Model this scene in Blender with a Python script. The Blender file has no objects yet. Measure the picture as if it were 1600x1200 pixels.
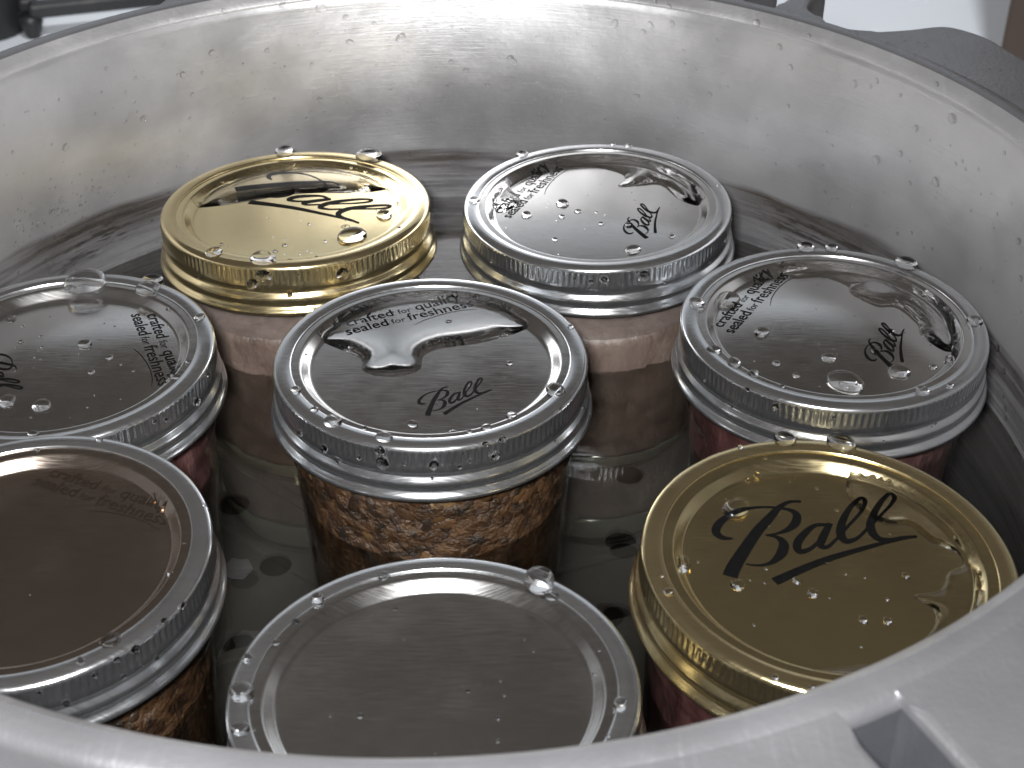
import bpy, bmesh, math, random
from mathutils import Matrix, Vector, Euler, noise
random.seed(7)
S = 0.001            # the numbers below are millimetres
ZL = 160.0           # height of the lid plane above the stove top
PI = math.pi
sc = bpy.context.scene
col = sc.collection

# ------------------------------------------------------------------ camera
CAM = Vector((0.0, -339.83, 230.49)); EL = 0.618347; ROLL = -0.00305; F = 2330.44
def mm(x, y, z): return Vector((x*S, y*S, (z+ZL)*S))
_fw = Vector((0, math.cos(EL), -math.sin(EL))); _rt = Vector((1, 0, 0)); _up = _rt.cross(_fw)
RT = _rt*math.cos(ROLL) + _up*math.sin(ROLL); UP = _up*math.cos(ROLL) - _rt*math.sin(ROLL)
def ray(px, py): return ((px-800)/F*RT + (600-py)/F*UP + _fw).normalized()
cd = bpy.data.cameras.new('camera'); cam = bpy.data.objects.new('camera', cd); col.objects.link(cam)
cd.sensor_width = 36; cd.lens = 36*F/1600; cd.clip_start = 0.01; cd.clip_end = 20
m = Matrix((RT, UP, -_fw)).transposed().to_4x4(); m.translation = mm(*CAM); cam.matrix_world = m
cd.dof.use_dof = True; cd.dof.focus_distance = 0.415; cd.dof.aperture_fstop = 30
sc.camera = cam

# ------------------------------------------------------------------ light
w = bpy.data.worlds.new('World'); sc.world = w; w.use_nodes = True
w.node_tree.nodes['Background'].inputs[0].default_value = (0.088, 0.080, 0.073, 1)
w.node_tree.nodes['Background'].inputs[1].default_value = 1.0
wt = w.node_tree; wn = wt.nodes.new('ShaderNodeTexNoise'); wn.inputs['Scale'].default_value = 2.3; wn.inputs['Detail'].default_value = 2   # an unevenly lit dim room
wc = wt.nodes.new('ShaderNodeTexCoord'); wr = wt.nodes.new('ShaderNodeValToRGB'); wt.links.new(wc.outputs['Generated'], wn.inputs['Vector']); wt.links.new(wn.outputs['Fac'], wr.inputs[0])
wr.color_ramp.elements[0].position = .34; wr.color_ramp.elements[0].color = (.040, .035, .031, 1); wr.color_ramp.elements[1].position = .66; wr.color_ramp.elements[1].color = (.078, .068, .060, 1)
wt.links.new(wr.outputs[0], wt.nodes['Background'].inputs[0])
def area(name, loc, target, size, power, color):
    l = bpy.data.lights.new(name, 'AREA'); l.shape = 'RECTANGLE'; l.size, l.size_y = size; l.energy = power; l.color = color
    o = bpy.data.objects.new(name, l); col.objects.link(o); o.location = loc
    o.rotation_euler = (Vector(target)-Vector(loc)).to_track_quat('-Z', 'Y').to_euler()
    return o
flash = area('camera_flash', mm(-22, -348, 262), mm(-75, 60, 0), (0.034, 0.02), 2.95, (1.0, 0.99, 0.985)); flash.data.spread = math.radians(125)
sl = bpy.data.lights.new('fill_spot', 'SPOT'); sl.energy = 150; sl.color = (.90, .95, 1.0); sl.spot_size = math.radians(40); sl.spot_blend = .35; sl.shadow_soft_size = .05  # added unseen lamp that brightens the rear stove top and wall
so = bpy.data.objects.new('fill_spot', sl); col.objects.link(so); so.location = (0.1, -0.5, 2.2); so.rotation_euler = (Vector((0.1, .90, .53))-so.location).to_track_quat('-Z', 'Y').to_euler()
sc.view_settings.view_transform = 'Standard'; sc.view_settings.look = 'None'
sc.view_settings.exposure = 0; sc.view_settings.gamma = 1; sc.view_settings.use_curve_mapping = False
sc.cycles.max_bounces = 14; sc.cycles.transparent_max_bounces = 24; sc.cycles.transmission_bounces = 12
sc.cycles.glossy_bounces = 8; sc.cycles.sample_clamp_indirect = 6; sc.cycles.blur_glossy = 0.3
sc.cycles.use_denoising = True

# ------------------------------------------------------------------ materials
class NT:
    def __init__(s, name):
        s.m = bpy.data.materials.new(name); s.m.use_nodes = True; s.t = s.m.node_tree; s.t.nodes.clear()
        s.out = s.t.nodes.new('ShaderNodeOutputMaterial')
    def n(s, kind, **kw):
        nd = s.t.nodes.new(kind)
        for k, v in kw.items():
            if k.startswith('i_'): nd.inputs[k[2:].replace('_', ' ')].default_value = v
            else: setattr(nd, k, v)
        return nd
    def l(s, a, b): s.t.links.new(a, b)
    def coord(s, scale=(1, 1, 1), kind='Object'):
        c = s.n('ShaderNodeTexCoord'); mp = s.n('ShaderNodeMapping'); mp.inputs['Scale'].default_value = scale
        s.l(c.outputs[kind], mp.inputs[0]); return mp.outputs[0]
    def noise(s, vec, scale, detail=4, rough=.55):
        t = s.n('ShaderNodeTexNoise'); t.inputs['Scale'].default_value = scale; t.inputs['Detail'].default_value = detail
        t.inputs['Roughness'].default_value = rough; s.l(vec, t.inputs['Vector']); return t.outputs['Fac']
    def ramp(s, fac, stops):
        r = s.n('ShaderNodeValToRGB'); e = r.color_ramp.elements
        while len(e) < len(stops): e.new(.5)
        for el, (p, c) in zip(e, stops): el.position = p; el.color = (*c, 1) if len(c) == 3 else c
        s.l(fac, r.inputs[0]); return r.outputs[0]
    def rng(s, v, a, b, c, d):
        r = s.n('ShaderNodeMapRange'); s.l(v, r.inputs[0])
        for i, x in enumerate((a, b, c, d)): r.inputs[i+1].default_value = x
        return r.outputs[0]
    def math(s, op, a, b=None):
        r = s.n('ShaderNodeMath', operation=op)
        for i, x in enumerate((a, b)):
            if x is None: continue
            if isinstance(x, (int, float)): r.inputs[i].default_value = x
            else: s.l(x, r.inputs[i])
        return r.outputs[0]
    def mix(s, f, a, b):
        r = s.n('ShaderNodeMix', data_type='RGBA')
        for i, x in ((0, f), (6, a), (7, b)):
            if isinstance(x, (int, float)): r.inputs[i].default_value = x
            elif isinstance(x, tuple): r.inputs[i].default_value = (*x, 1)
            else: s.l(x, r.inputs[i])
        return r.outputs[2]
    def bump(s, h, strength, dist):
        b = s.n('ShaderNodeBump'); b.inputs['Strength'].default_value = strength; b.inputs['Distance'].default_value = dist
        s.l(h, b.inputs['Height']); return b.outputs[0]
    def pbr(s, color=None, rough=None, normal=None, **kw):
        p = s.n('ShaderNodeBsdfPrincipled')
        for k, v in kw.items(): p.inputs[k.replace('_', ' ')].default_value = v
        for key, v in (('Base Color', color), ('Roughness', rough), ('Normal', normal)):
            if v is None: continue
            if isinstance(v, tuple): p.inputs[key].default_value = (*v, 1)
            elif isinstance(v, (int, float)): p.inputs[key].default_value = v
            else: s.l(v, p.inputs[key])
        s.l(p.outputs[0], s.out.inputs[0]); return p
M = {}
def metal(name, color, rough, streak=.05, met=.995):
    t = NT(name); v = t.coord((130, 3600, 130)); f = t.noise(v, 1, 4)
    f2 = t.noise(t.coord((38, 38, 38)), 1, 5, .6)
    r = t.math('ADD', t.rng(f, .3, .7, rough-streak, rough+streak), t.rng(f2, .35, .70, -.025, .075))
    c = t.mix(t.rng(f, .3, .7, 0, 1), tuple(x*.93 for x in color), tuple(min(1, x*1.05) for x in color))
    t.pbr(c, r, t.bump(f, .12, .00006), Metallic=met); M[name] = t.m
metal('silver_lid', (.70, .70, .69), .155, .045); metal('gold_lid', (.82, .70, .41), .14, .045)
metal('worn_lid', (.58, .50, .43), .15, .04, .995)  # silver lid with the brown room it mirrors mixed into its colour
metal('silver_band', (.68, .70, .72), .17, .04, .975); metal('gold_band', (.74, .62, .36), .17, .04, .98)
t = NT('ink'); v = t.coord((700, 700, 700)); f = t.noise(v, 1, 3)
t.pbr(t.mix(f, (.0015, .0015, .0015), (.005, .005, .005)), .5, Specular_IOR_Level=.06); M['ink'] = t.m
t = NT('faint_ink'); v = t.coord((700, 700, 700)); f = t.noise(v, 1, 3)
t.pbr(t.mix(f, (.42, .36, .30), (.52, .44, .38)), .17, Metallic=1.0); M['faint_ink'] = t.m

def clear(name, ior, tint=(1, 1, 1), rough=0.015, bump=None):
    t = NT(name); nrm = None
    if bump:
        f = t.noise(t.coord((bump[0],)*3), 1, 3); nrm = t.bump(f, bump[1], bump[2])
    t.pbr(tint, rough, nrm, IOR=ior, Transmission_Weight=1.0); M[name] = t.m
clear('drop_water', 1.333)
t = NT('bead_water')         # small flat beads on rough metal: part bends the light, part lets it straight through
fr = t.n('ShaderNodeLayerWeight'); fac = t.math('ADD', t.math('MULTIPLY', t.math('POWER', fr.outputs['Facing'], 5.0), .5), .02)
tr = t.n('ShaderNodeBsdfTransparent'); rf = t.n('ShaderNodeBsdfRefraction'); rf.inputs['IOR'].default_value = 1.333; rf.inputs['Roughness'].default_value = .02
gl = t.n('ShaderNodeBsdfGlossy'); gl.inputs['Roughness'].default_value = .06
m1 = t.n('ShaderNodeMixShader'); m1.inputs[0].default_value = .16; t.l(tr.outputs[0], m1.inputs[1]); t.l(rf.outputs[0], m1.inputs[2])
m2 = t.n('ShaderNodeMixShader'); t.l(fac, m2.inputs[0]); t.l(m1.outputs[0], m2.inputs[1]); t.l(gl.outputs[0], m2.inputs[2])
t.l(m2.outputs[0], t.out.inputs[0]); M['bead_water'] = t.m
clear('puddle_water', 1.333, rough=.01)
t = NT('pool_water')         # still water: bends most of the view, lets the rest of the light straight down
fr = t.n('ShaderNodeLayerWeight'); fac = t.math('ADD', t.math('MULTIPLY', t.math('POWER', fr.outputs['Facing'], 5.0), .9), .02)
tr = t.n('ShaderNodeBsdfTransparent'); tr.inputs[0].default_value = (.86, .85, .82, 1); rf = t.n('ShaderNodeBsdfRefraction'); rf.inputs['IOR'].default_value = 1.333; rf.inputs['Roughness'].default_value = 0; rf.inputs[0].default_value = (.86, .85, .82, 1)
gl = t.n('ShaderNodeBsdfGlossy'); gl.inputs['Roughness'].default_value = .04
f = t.noise(t.coord((55, 55, 55)), 1, 2); b = t.bump(f, .2, .0006); t.l(b, gl.inputs['Normal'])
m1 = t.n('ShaderNodeMixShader'); m1.inputs[0].default_value = .62; t.l(tr.outputs[0], m1.inputs[1]); t.l(rf.outputs[0], m1.inputs[2])
m2 = t.n('ShaderNodeMixShader'); t.l(fac, m2.inputs[0]); t.l(m1.outputs[0], m2.inputs[1]); t.l(gl.outputs[0], m2.inputs[2])
t.l(m2.outputs[0], t.out.inputs[0]); M['pool_water'] = t.m
t = NT('jar_glass')          # a thin clear wall: reflects by Fresnel, lets the rest straight through
fr = t.n('ShaderNodeLayerWeight')
f = t.noise(t.coord((160, 160, 60)), 1, 3); b = t.bump(f, .25, .0006); t.l(b, fr.inputs['Normal'])
tr = t.n('ShaderNodeBsdfTransparent'); tr.inputs[0].default_value = (.93, .95, .93, 1)
gl = t.n('ShaderNodeBsdfGlossy'); gl.inputs['Roughness'].default_value = .05; t.l(b, gl.inputs['Normal'])
mx = t.n('ShaderNodeMixShader'); fac = t.math('ADD', t.math('MULTIPLY', t.math('POWER', fr.outputs['Facing'], 5.0), .8), .05)
t.l(fac, mx.inputs[0]); t.l(tr.outputs[0], mx.inputs[1]); t.l(gl.outputs[0], mx.inputs[2])
t.l(mx.outputs[0], t.out.inputs[0]); M['jar_glass'] = t.m
t = NT('fog')                # steam condensed inside the headspace
f = t.noise(t.coord((220, 220, 320)), 1, 4)
tr = t.n('ShaderNodeBsdfTransparent'); df = t.n('ShaderNodeBsdfDiffuse'); df.inputs[0].default_value = (.155, .12, .113, 1)
mx = t.n('ShaderNodeMixShader'); t.l(t.rng(f, .35, .65, .30, .62), mx.inputs[0]); t.l(tr.outputs[0], mx.inputs[1]); t.l(df.outputs[0], mx.inputs[2])
t.l(mx.outputs[0], t.out.inputs[0]); M['fog'] = t.m

def food(name, stops, scale, streak, dark, amount, crumb):
    t = NT(name); v = t.coord((scale, scale, scale*streak)); f = t.noise(v, 1, 8, .68)
    big = t.noise(t.coord((scale*.33, scale*.33, scale*.42)), 1, 4, .6)
    vo = t.n('ShaderNodeTexVoronoi'); vo.inputs['Scale'].default_value = 1.1; vo.inputs['Randomness'].default_value = 1.0
    dv = t.n('ShaderNodeVectorMath', operation='ADD'); nz = t.n('ShaderNodeTexNoise'); nz.inputs['Scale'].default_value = 2.2; nz.inputs['Detail'].default_value = 4; t.l(v, nz.inputs['Vector'])
    sc2 = t.n('ShaderNodeVectorMath', operation='SCALE'); sc2.inputs['Scale'].default_value = .9; t.l(nz.outputs['Color'], sc2.inputs[0])
    t.l(v, dv.inputs[0]); t.l(sc2.outputs[0], dv.inputs[1]); t.l(dv.outputs[0], vo.inputs['Vector'])
    sep = t.n('ShaderNodeSeparateColor'); t.l(vo.outputs['Color'], sep.inputs[0])
    mixf = t.math('ADD', t.math('MULTIPLY', f, .62), t.math('ADD', t.math('MULTIPLY', sep.outputs[0], crumb), t.math('MULTIPLY', big, .30-crumb*.4)))
    c = t.ramp(mixf, stops)
    c = t.mix(t.rng(big, .53, .62, 0, amount), c, dark)
    h = t.math('SUBTRACT', t.math('ADD', f, t.math('MULTIPLY', big, 1.5)), t.math('MULTIPLY', vo.outputs['Distance'], .5))
    t.pbr(c, t.rng(f, .3, .7, .28, .5), t.bump(h, .9, .0016)); M[name] = t.m
food('brown_mince', [(.30, (0.0072, 0.0040, 0.0027)), (.44, (0.0270, 0.0121, 0.0054)), (.56, (0.0518, 0.0234, 0.0095)), (.68, (0.0765, 0.0382, 0.0162)), (.82, (0.1260, 0.0765, 0.0382))], 340, .9, (0.0054, 0.0040, 0.0032), .85, .2)
food('red_meat', [(.30, (0.0184, 0.0080, 0.0080)), (.46, (0.0459, 0.0184, 0.0184)), (.60, (0.0765, 0.0367, 0.0355)), (.74, (0.1469, 0.1010, 0.0949))], 90, .3, (0.0172, 0.0080, 0.0073), .8, .1)
food('pale_meat', [(.30, (0.0510, 0.0340, 0.0292)), (.46, (0.0952, 0.0666, 0.0578)), (.60, (0.1428, 0.1054, 0.0918)), (.74, (0.2040, 0.1598, 0.1428))], 70, .45, (0.0340, 0.0245, 0.0204), .7, .08)
t = NT('mince_crumb'); gi = t.n('ShaderNodeNewGeometry')
c = t.ramp(gi.outputs['Random Per Island'], [(0, (0.0058, 0.0039, 0.0029)), (.3, (0.0169, 0.0087, 0.0048)), (.6, (0.0532, 0.0251, 0.0106)), (.88, (0.0822, 0.0411, 0.0165)), (1, (0.1644, 0.1016, 0.0484))])
f = t.noise(t.coord((500, 500, 500)), 1, 5, .65)
t.pbr(t.mix(t.rng(f, .35, .65, 0, .6), c, (.03, .016, .010)), .4, t.bump(f, .7, .001)); M['mince_crumb'] = t.m

t = NT('pot_wall')           # brushed aluminium with a scale line and burnt specks below it
tc = t.n('ShaderNodeTexCoord'); sp = t.n('ShaderNodeSeparateXYZ'); t.l(tc.outputs['Object'], sp.inputs[0])
z = sp.outputs[2]
brush = t.noise(t.coord((70, 70, 2600)), 1, 4); cloud = t.noise(t.coord((22, 22, 22)), 1, 5); fine = t.noise(t.coord((420, 420, 420)), 1, 4)
zl = t.math('ADD', z, t.math('MULTIPLY', t.math('SUBTRACT', t.noise(t.coord((9, 9, 4)), 1, 3, .5), .5), .020))
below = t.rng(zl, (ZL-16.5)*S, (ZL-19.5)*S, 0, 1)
bandv = t.math('MULTIPLY', t.rng(zl, (ZL-16)*S, (ZL-18.5)*S, 0, 1), t.rng(zl, (ZL-31)*S, (ZL-21)*S, 0, 1))
smear = t.noise(t.coord((16, 16, 330)), 1, 5, .65)
specks = t.noise(t.coord((110, 110, 620)), 1, 6, .7)
ang = t.math('ARCTAN2', sp.outputs[1], sp.outputs[0])
def patch(deg, wid):
    return t.rng(t.math('ABSOLUTE', t.math('SUBTRACT', ang, math.radians(deg))), math.radians(wid), math.radians(wid*.45), 0, 1)
where = t.math('MAXIMUM', t.math('MAXIMUM', patch(43, 15), patch(137, 13)), t.math('MAXIMUM', t.math('MULTIPLY', patch(93, 7), .6), t.math('MULTIPLY', patch(8, 12), .5)))
zone = t.math('MULTIPLY', where, t.rng(t.noise(t.coord((32, 32, 40)), 1, 4), .36, .56, .1, 1))
dirt = t.math('MULTIPLY', t.math('MULTIPLY', below, zone), t.rng(t.math('ADD', t.math('MULTIPLY', specks, .55), t.math('MULTIPLY', smear, .45)), .475, .535, 0, 1))
base = t.mix(t.rng(cloud, .3, .7, 0, 1), (.38, .383, .395), (.52, .52, .53))
base = t.mix(t.math('MULTIPLY', t.rng(brush, .3, .7, 0, 1), .14), base, (.40, .40, .41))
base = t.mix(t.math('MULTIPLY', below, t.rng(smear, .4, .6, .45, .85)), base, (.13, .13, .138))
base = t.mix(t.math('MULTIPLY', bandv, t.math('ADD', t.rng(smear, .42, .58, .15, .6), t.math('MULTIPLY', where, .55))), base, (.085, .072, .062))
base = t.mix(t.math('MULTIPLY', dirt, .95), base, (.02, .018, .016))
ro = t.math('ADD', t.rng(cloud, .35, .65, .33, .46), t.math('MULTIPLY', below, .12))
hh = t.math('ADD', t.math('MULTIPLY', brush, .5), t.math('ADD', t.math('MULTIPLY', fine, .4), t.math('MULTIPLY', cloud, 5.0)))
p = t.pbr(base, ro, t.bump(hh, .22, .0006)); 
floor_shade = t.rng(z, (ZL-127)*S, (ZL-124)*S, 1, 0)      # pot floor painted dark, standing in for the shade under the rack
t.l(t.mix(floor_shade, base, (.02, .018, .016)), p.inputs['Base Color'])
met = t.math('SUBTRACT', .80, t.math('MULTIPLY', dirt, .6)); t.l(met, p.inputs['Metallic'])
M['pot_wall'] = t.m
def cast(name, c, rough, met=.25):
    t = NT(name); a = t.noise(t.coord((30, 30, 30)), 1, 4); f = t.noise(t.coord((700, 700, 700)), 1, 3)
    sc_ = t.noise(t.coord((900, 60, 60)), 1, 3); b2 = t.noise(t.coord((9, 9, 9)), 1, 5, .65)
    t.pbr(t.mix(t.rng(b2, .42, .62, 0, .55), t.mix(t.rng(a, .3, .7, 0, 1), tuple(x*.84 for x in c), c), tuple(x*.68 for x in c)), t.math('ADD', t.rng(a, .3, .7, rough-.08, rough+.10), t.rng(sc_, .55, .7, 0, .08)), t.bump(t.math('ADD', f, t.math('MULTIPLY', a, 1.5)), .30, .0004), Metallic=met); M[name] = t.m
cast('cast_aluminium', (.30, .304, .32), .32, .7); cast('machined_bevel', (.50, .50, .51), .40, .7); cast('rack_metal', (.085, .083, .078), .55, .2)
cast('black_iron', (.018, .019, .02), .45, .0); cast('steel_pin', (.45, .46, .5), .3, 1.0); cast('slot_shade', (.13, .135, .15), .35, .6)
def paint(name, c, rough):
    t = NT(name); f = t.noise(t.coord((9, 9, 9)), 1, 4)
    t.pbr(t.mix(f, tuple(x*.93 for x in c), c), t.rng(f, .3, .7, rough-.04, rough+.05)); M[name] = t.m
paint('white_enamel', (.78, .80, .83), .25); paint('brown_wood', (.075, .052, .040), .5); paint('tan_handle', (.42, .22, .11), .4)
paint('pale_flake', (.20, .205, .22), .5); paint('green_glass', (.085, .092, .075), .15)

# ------------------------------------------------------------------ helpers
def mesh(name, verts, faces, smooth=True):
    me = bpy.data.meshes.new(name); me.from_pydata([Vector(v)*S for v in verts], [], faces); me.update()
    if smooth: me.polygons.foreach_set('use_smooth', [True]*len(me.polygons))
    return me
def obj(name, me, mat=None, parent=None, mw=None):
    o = bpy.data.objects.new(name, me); col.objects.link(o)
    if mat and me and not me.materials: me.materials.append(M[mat])
    if parent: o.parent = parent
    elif mw is not None: o.matrix_world = mw
    return o
def tag(o, label, cat, group=None):
    o['label'] = label; o['category'] = cat
    if group: o['group'] = group
    return o
def empty(name, mw):
    o = bpy.data.objects.new(name, None); col.objects.link(o); o.empty_display_size = .01; o.matrix_world = mw; return o
def revolve(prof, n, rmod=None, cap_first=False, cap_last=False, ang=(0, 2*PI)):
    full = abs(ang[1]-ang[0]-2*PI) < 1e-6; k = n if full else n+1
    vs, fs = [], []
    for r, z in prof:
        for i in range(k):
            a = ang[0]+(ang[1]-ang[0])*i/n
            rr = r+(rmod(r, z, i) if rmod else 0)
            vs.append((rr*math.cos(a), rr*math.sin(a), z))
    for j in range(len(prof)-1):
        for i in range(n):
            i2 = (i+1) % k
            fs.append((j*k+i, j*k+i2, (j+1)*k+i2, (j+1)*k+i))
    if cap_first: fs.append(tuple(range(k-1, -1, -1)))
    if cap_last: fs.append(tuple((len(prof)-1)*k+i for i in range(k)))
    return vs, fs
def catmull(pts, sub):
    out = []; n = len(pts)
    for i in range(n-1):
        p0, p1, p2, p3 = pts[max(i-1, 0)], pts[i], pts[i+1], pts[min(i+2, n-1)]
        for s in range(sub):
            u = s/sub
            out.append(tuple(.5*((2*b)+(-a+c)*u+(2*a-5*b+4*c-d)*u*u+(-a+3*b-3*c+d)*u**3) for a, b, c, d in zip(p0, p1, p2, p3)))
    out.append(tuple(pts[-1])); return out
def box_mesh(name, lo, hi, bev=0, seg=2):
    bm = bmesh.new(); bmesh.ops.create_cube(bm, size=1)
    for v in bm.verts: v.co = Vector(((lo[i]+hi[i])/2+v.co[i]*(hi[i]-lo[i]) for i in range(3)))*S
    if bev: bmesh.ops.bevel(bm, geom=bm.edges[:], offset=bev*S, segments=seg, affect='EDGES', profile=.6)
    me = bpy.data.meshes.new(name); bm.to_mesh(me); bm.free(); return me
def prism(name, outline, z0, z1, bev):
    # a plate of the given outline with a rounded upper edge
    o = [Vector(p) for p in outline]
    o = [p for i, p in enumerate(o) if (p-o[i-1]).length > 1e-3]
    if sum(a.x*b.y-b.x*a.y for a, b in zip(o, o[1:]+o[:1])) < 0: o = o[::-1]
    n = len(o); ins = []
    for i in range(n):
        e0 = (o[i]-o[i-1]).normalized(); e1 = (o[(i+1) % n]-o[i]).normalized()
        v = Vector((-e0.y-e1.y, e0.x+e1.x)); L = v.length or 1; ins.append(v/L/max(.8, L/2)*(0 if 170 < o[i].length < 185 else 1))   # no rounding where the plate runs into the rim
    rings = [(z0, 0), (z1-bev, 0), (z1-.45*bev, .12*bev), (z1-.12*bev, .45*bev), (z1, bev)]
    vs = [(o[i].x+ins[i].x*d, o[i].y+ins[i].y*d, z) for z, d in rings for i in range(n)]
    fs = [(j*n+i, j*n+(i+1) % n, (j+1)*n+(i+1) % n, (j+1)*n+i) for j in range(len(rings)-1) for i in range(n)]
    fs += [tuple((len(rings)-1)*n+i for i in range(n)), tuple(range(n-1, -1, -1))]
    return mesh(name, vs, fs, False)
I4 = Matrix.Identity(4)
def T(x, y, z): return Matrix.Translation(mm(x, y, z))

# ------------------------------------------------------------------ setting
PC = (-18.82, -4.26)          # axis of the pot
top = obj('stove_top', box_mesh('stove_top', (-1500, -700, -30), (1500, 900, 0), 4), 'white_enamel'); top['kind'] = 'structure'
wall = obj('wall', box_mesh('wall', (-1500, 902, -30), (1500, 930, 665)), 'white_enamel'); wall['kind'] = 'structure'

# ------------------------------------------------------------------ the pot
RW, RB, RI, RO = 168.0, 170.5, 175.9, 183.0
ZR, ZG, ZF = 42.6, 38.6, -131.0
pot = tag(empty('pressure_canner', T(PC[0], PC[1], -140)), 'big cast aluminium pressure canner pot with clamp lugs, holding the jars', 'pot')
ZO = 140                      # pot meshes are written from the underside of the pot
def pz(z): return z+ZO
wob = lambda r, z, i: 0
prof = [(0.5, ZF), (60, ZF), (120, ZF), (155, ZF), (163, ZF+2), (167, ZF+7), (RW, ZF+14)]
prof += [(RW, z) for z in range(-112, 1, 4)] + [(RW+.0028*(z*1.0)**2, z) for z in range(4, 37, 4)] + [(RW+3.8, ZG-1.0), (RW+4.2, ZG-.5), (RW+4.3, ZG)]
body = [(r, pz(z)) for r, z in prof]
vs, fs = revolve(body, 192, cap_first=True)
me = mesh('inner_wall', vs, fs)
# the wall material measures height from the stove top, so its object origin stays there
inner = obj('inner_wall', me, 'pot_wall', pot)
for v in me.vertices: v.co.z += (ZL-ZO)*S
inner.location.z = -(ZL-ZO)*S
vs, fs = revolve([(RO-4.5, pz(ZR-18)), (RO-6, pz(ZR-30)), (RO-8, pz(-60)), (RO-10, pz(-120)), (RO-14, pz(-134)), (RO-24, pz(-140)), (1, pz(-140))], 128, cap_last=True)
obj('outer_wall', mesh('outer_wall', vs, fs), 'cast_aluminium', pot)
vs, fs = revolve([(RW+4.3, pz(ZG)), (RW+4.2, pz(ZG+.4)), (RW+4.4, pz(ZG+.8)), (RI-2.4, pz(ZR-1.9)), (RI-.6, pz(ZR-.6)), (RI-.2, pz(ZR-.15)), (RI, pz(ZR))], 256)
obj('sealing_bevel', mesh('sealing_bevel', vs, fs), 'machined_bevel', pot)
vs, fs = revolve([(RI, pz(ZR)), (RI+.6, pz(ZR+.2)), (RO-2.2, pz(ZR+.2)), (RO-.8, pz(ZR-.5)), (RO, pz(ZR-2)), (RO, pz(ZR-14)), (RO-1.5, pz(ZR-17)), (RO-4.5, pz(ZR-18))], 256)
obj('rim', mesh('rim', vs, fs), 'cast_aluminium', pot)
def polar(pts): return [(r*math.cos(math.radians(a)), r*math.sin(math.radians(a))) for r, a in pts]
def outline(pts):
    o = [(max(r, 178.5), a) for r, a in catmull([(float(r), float(a)) for r, a in pts], 4)]
    a0, a1 = o[-1][1], o[0][1]; n = max(2, int(abs(a1-a0)/1.5))
    return polar(o+[(178.5, a0+(a1-a0)*i/n) for i in range(1, n)])
def ear(c, s):                # one of the two ears that hold a clamp bolt; s = side of the slot
    return outline([(178.5, c+s*1.9), (188, c+s*1.8), (206, c+s*1.7), (213, c+s*2.2), (216, c+s*4.0), (216, c+s*8), (213, c+s*13), (204, c+s*17), (190, c+s*20), (178.5, c+s*23)] if c == 295.5 else [(178.5, c+s*1.9), (188, c+s*1.7), (204, c+s*1.25), (208, c+s*1.7), (209, c+s*3.0), (207, c+s*3.6), (196, c+s*3.9), (188, c+s*4.8), (184, c+s*6.8), (178.5, c+s*9)])
for c in (55.5, 115.5, 175.5, 235.5, 295.5, 355.5):
    for s in (-1, 1):
        e = obj('clamp_ear', prism('clamp_ear', ear(c, s), pz(ZR-26), pz(ZR+.15), 1.8), 'cast_aluminium', pot)
    a0, a1 = math.radians(c-2.3), math.radians(c+2.3)
    if c != 295.5: continue   # the other clamps show no slot to the camera
    vs, fs = revolve([(RO+.4, pz(ZR-2.2)), (RO+.4, pz(ZR-25))], 6, ang=(a0, a1)); obj('slot_shade_back', mesh('slot_shade_back', vs, fs), 'slot_shade', pot)  # dark sheets added along the slot walls as its inner shade
    for s in (-1, 1):
        ck = [(RO-.5, c+s*1.84), (206, c+s*1.64), (206, c+s*1.78), (RO-.5, c+s*1.98)]
        obj('slot_shade_side', prism('slot_shade_side', polar(ck), pz(ZR-25.5), pz(ZR-2.2), .05), 'slot_shade', pot)
    a = math.radians(c); u = Vector((math.cos(a), math.sin(a), 0)); tt = Vector((-u.y, u.x, 0))
    cvs, cfs = revolve([(.01, -8), (2.6, -8), (3.0, -7.4), (3.0, 7.4), (2.6, 8), (.01, 8)], 20)
    q = tt.to_track_quat('Z', 'Y'); ctr = u*197+Vector((0, 0, pz(ZR-14)))
    obj('clamp_pin', mesh('clamp_pin', [q @ Vector(v)+ctr for v in cvs], cfs), 'steel_pin', pot)
for c in (31.5, 211.5):       # brackets that carry the side handles
    o = outline([(178.5, c+15), (181.9, c+12.6), (186.4, c+10.9), (195.4, c+9.1), (205.5, c+7.7), (208.7, c+6.2), (209.8, c+3.6), (208.2, c+1), (206.7, c-1.6), (207.6, c-5), (205, c-8), (195, c-10), (187, c-12), (178.5, c-15)])
    obj('handle_bracket', prism('handle_bracket', o, pz(ZR-20), pz(ZR+.15), 1.3), 'cast_aluminium', pot)

# rack under the jars, with holes
rack = tag(empty('jar_rack', T(PC[0], PC[1], -131)), 'flat grey perforated rack under the jars at the bottom of the pot', 'rack')
holes = [(-74.7, 10.3), (-81.1, -23.1), (-91.9, 38.2)]
for k in range(40):
    a = random.random()*2*PI; r = 20+130*math.sqrt(random.random()); h = (PC[0]+r*math.cos(a), PC[1]+r*math.sin(a))
    if all((h[0]-x)**2+(h[1]-y)**2 > 28**2 for x, y in holes): holes.append(h)
bm = bmesh.new(); HR = 5.2; N = 16; g = 12.0
loc = [(x-PC[0], y-PC[1]) for x, y in holes]
outer = [bm.verts.new((160*math.cos(k*2*PI/96)*S, 160*math.sin(k*2*PI/96)*S, 11*S)) for k in range(96)]
edges = [bm.edges.new((outer[k], outer[(k+1) % 96])) for k in range(96)]
for x, y in loc:
    ring = [bm.verts.new(((x+HR*math.cos(k*2*PI/N))*S, (y+HR*math.sin(k*2*PI/N))*S, 11*S)) for k in range(N)]
    edges += [bm.edges.new((ring[k], ring[(k+1) % N])) for k in range(N)]
bmesh.ops.triangle_fill(bm, use_beauty=True, edges=edges)
bmesh.ops.recalc_face_normals(bm, faces=bm.faces[:])
if sum(f.normal.z for f in bm.faces) < 0: bmesh.ops.reverse_faces(bm, faces=bm.faces[:])
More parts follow.
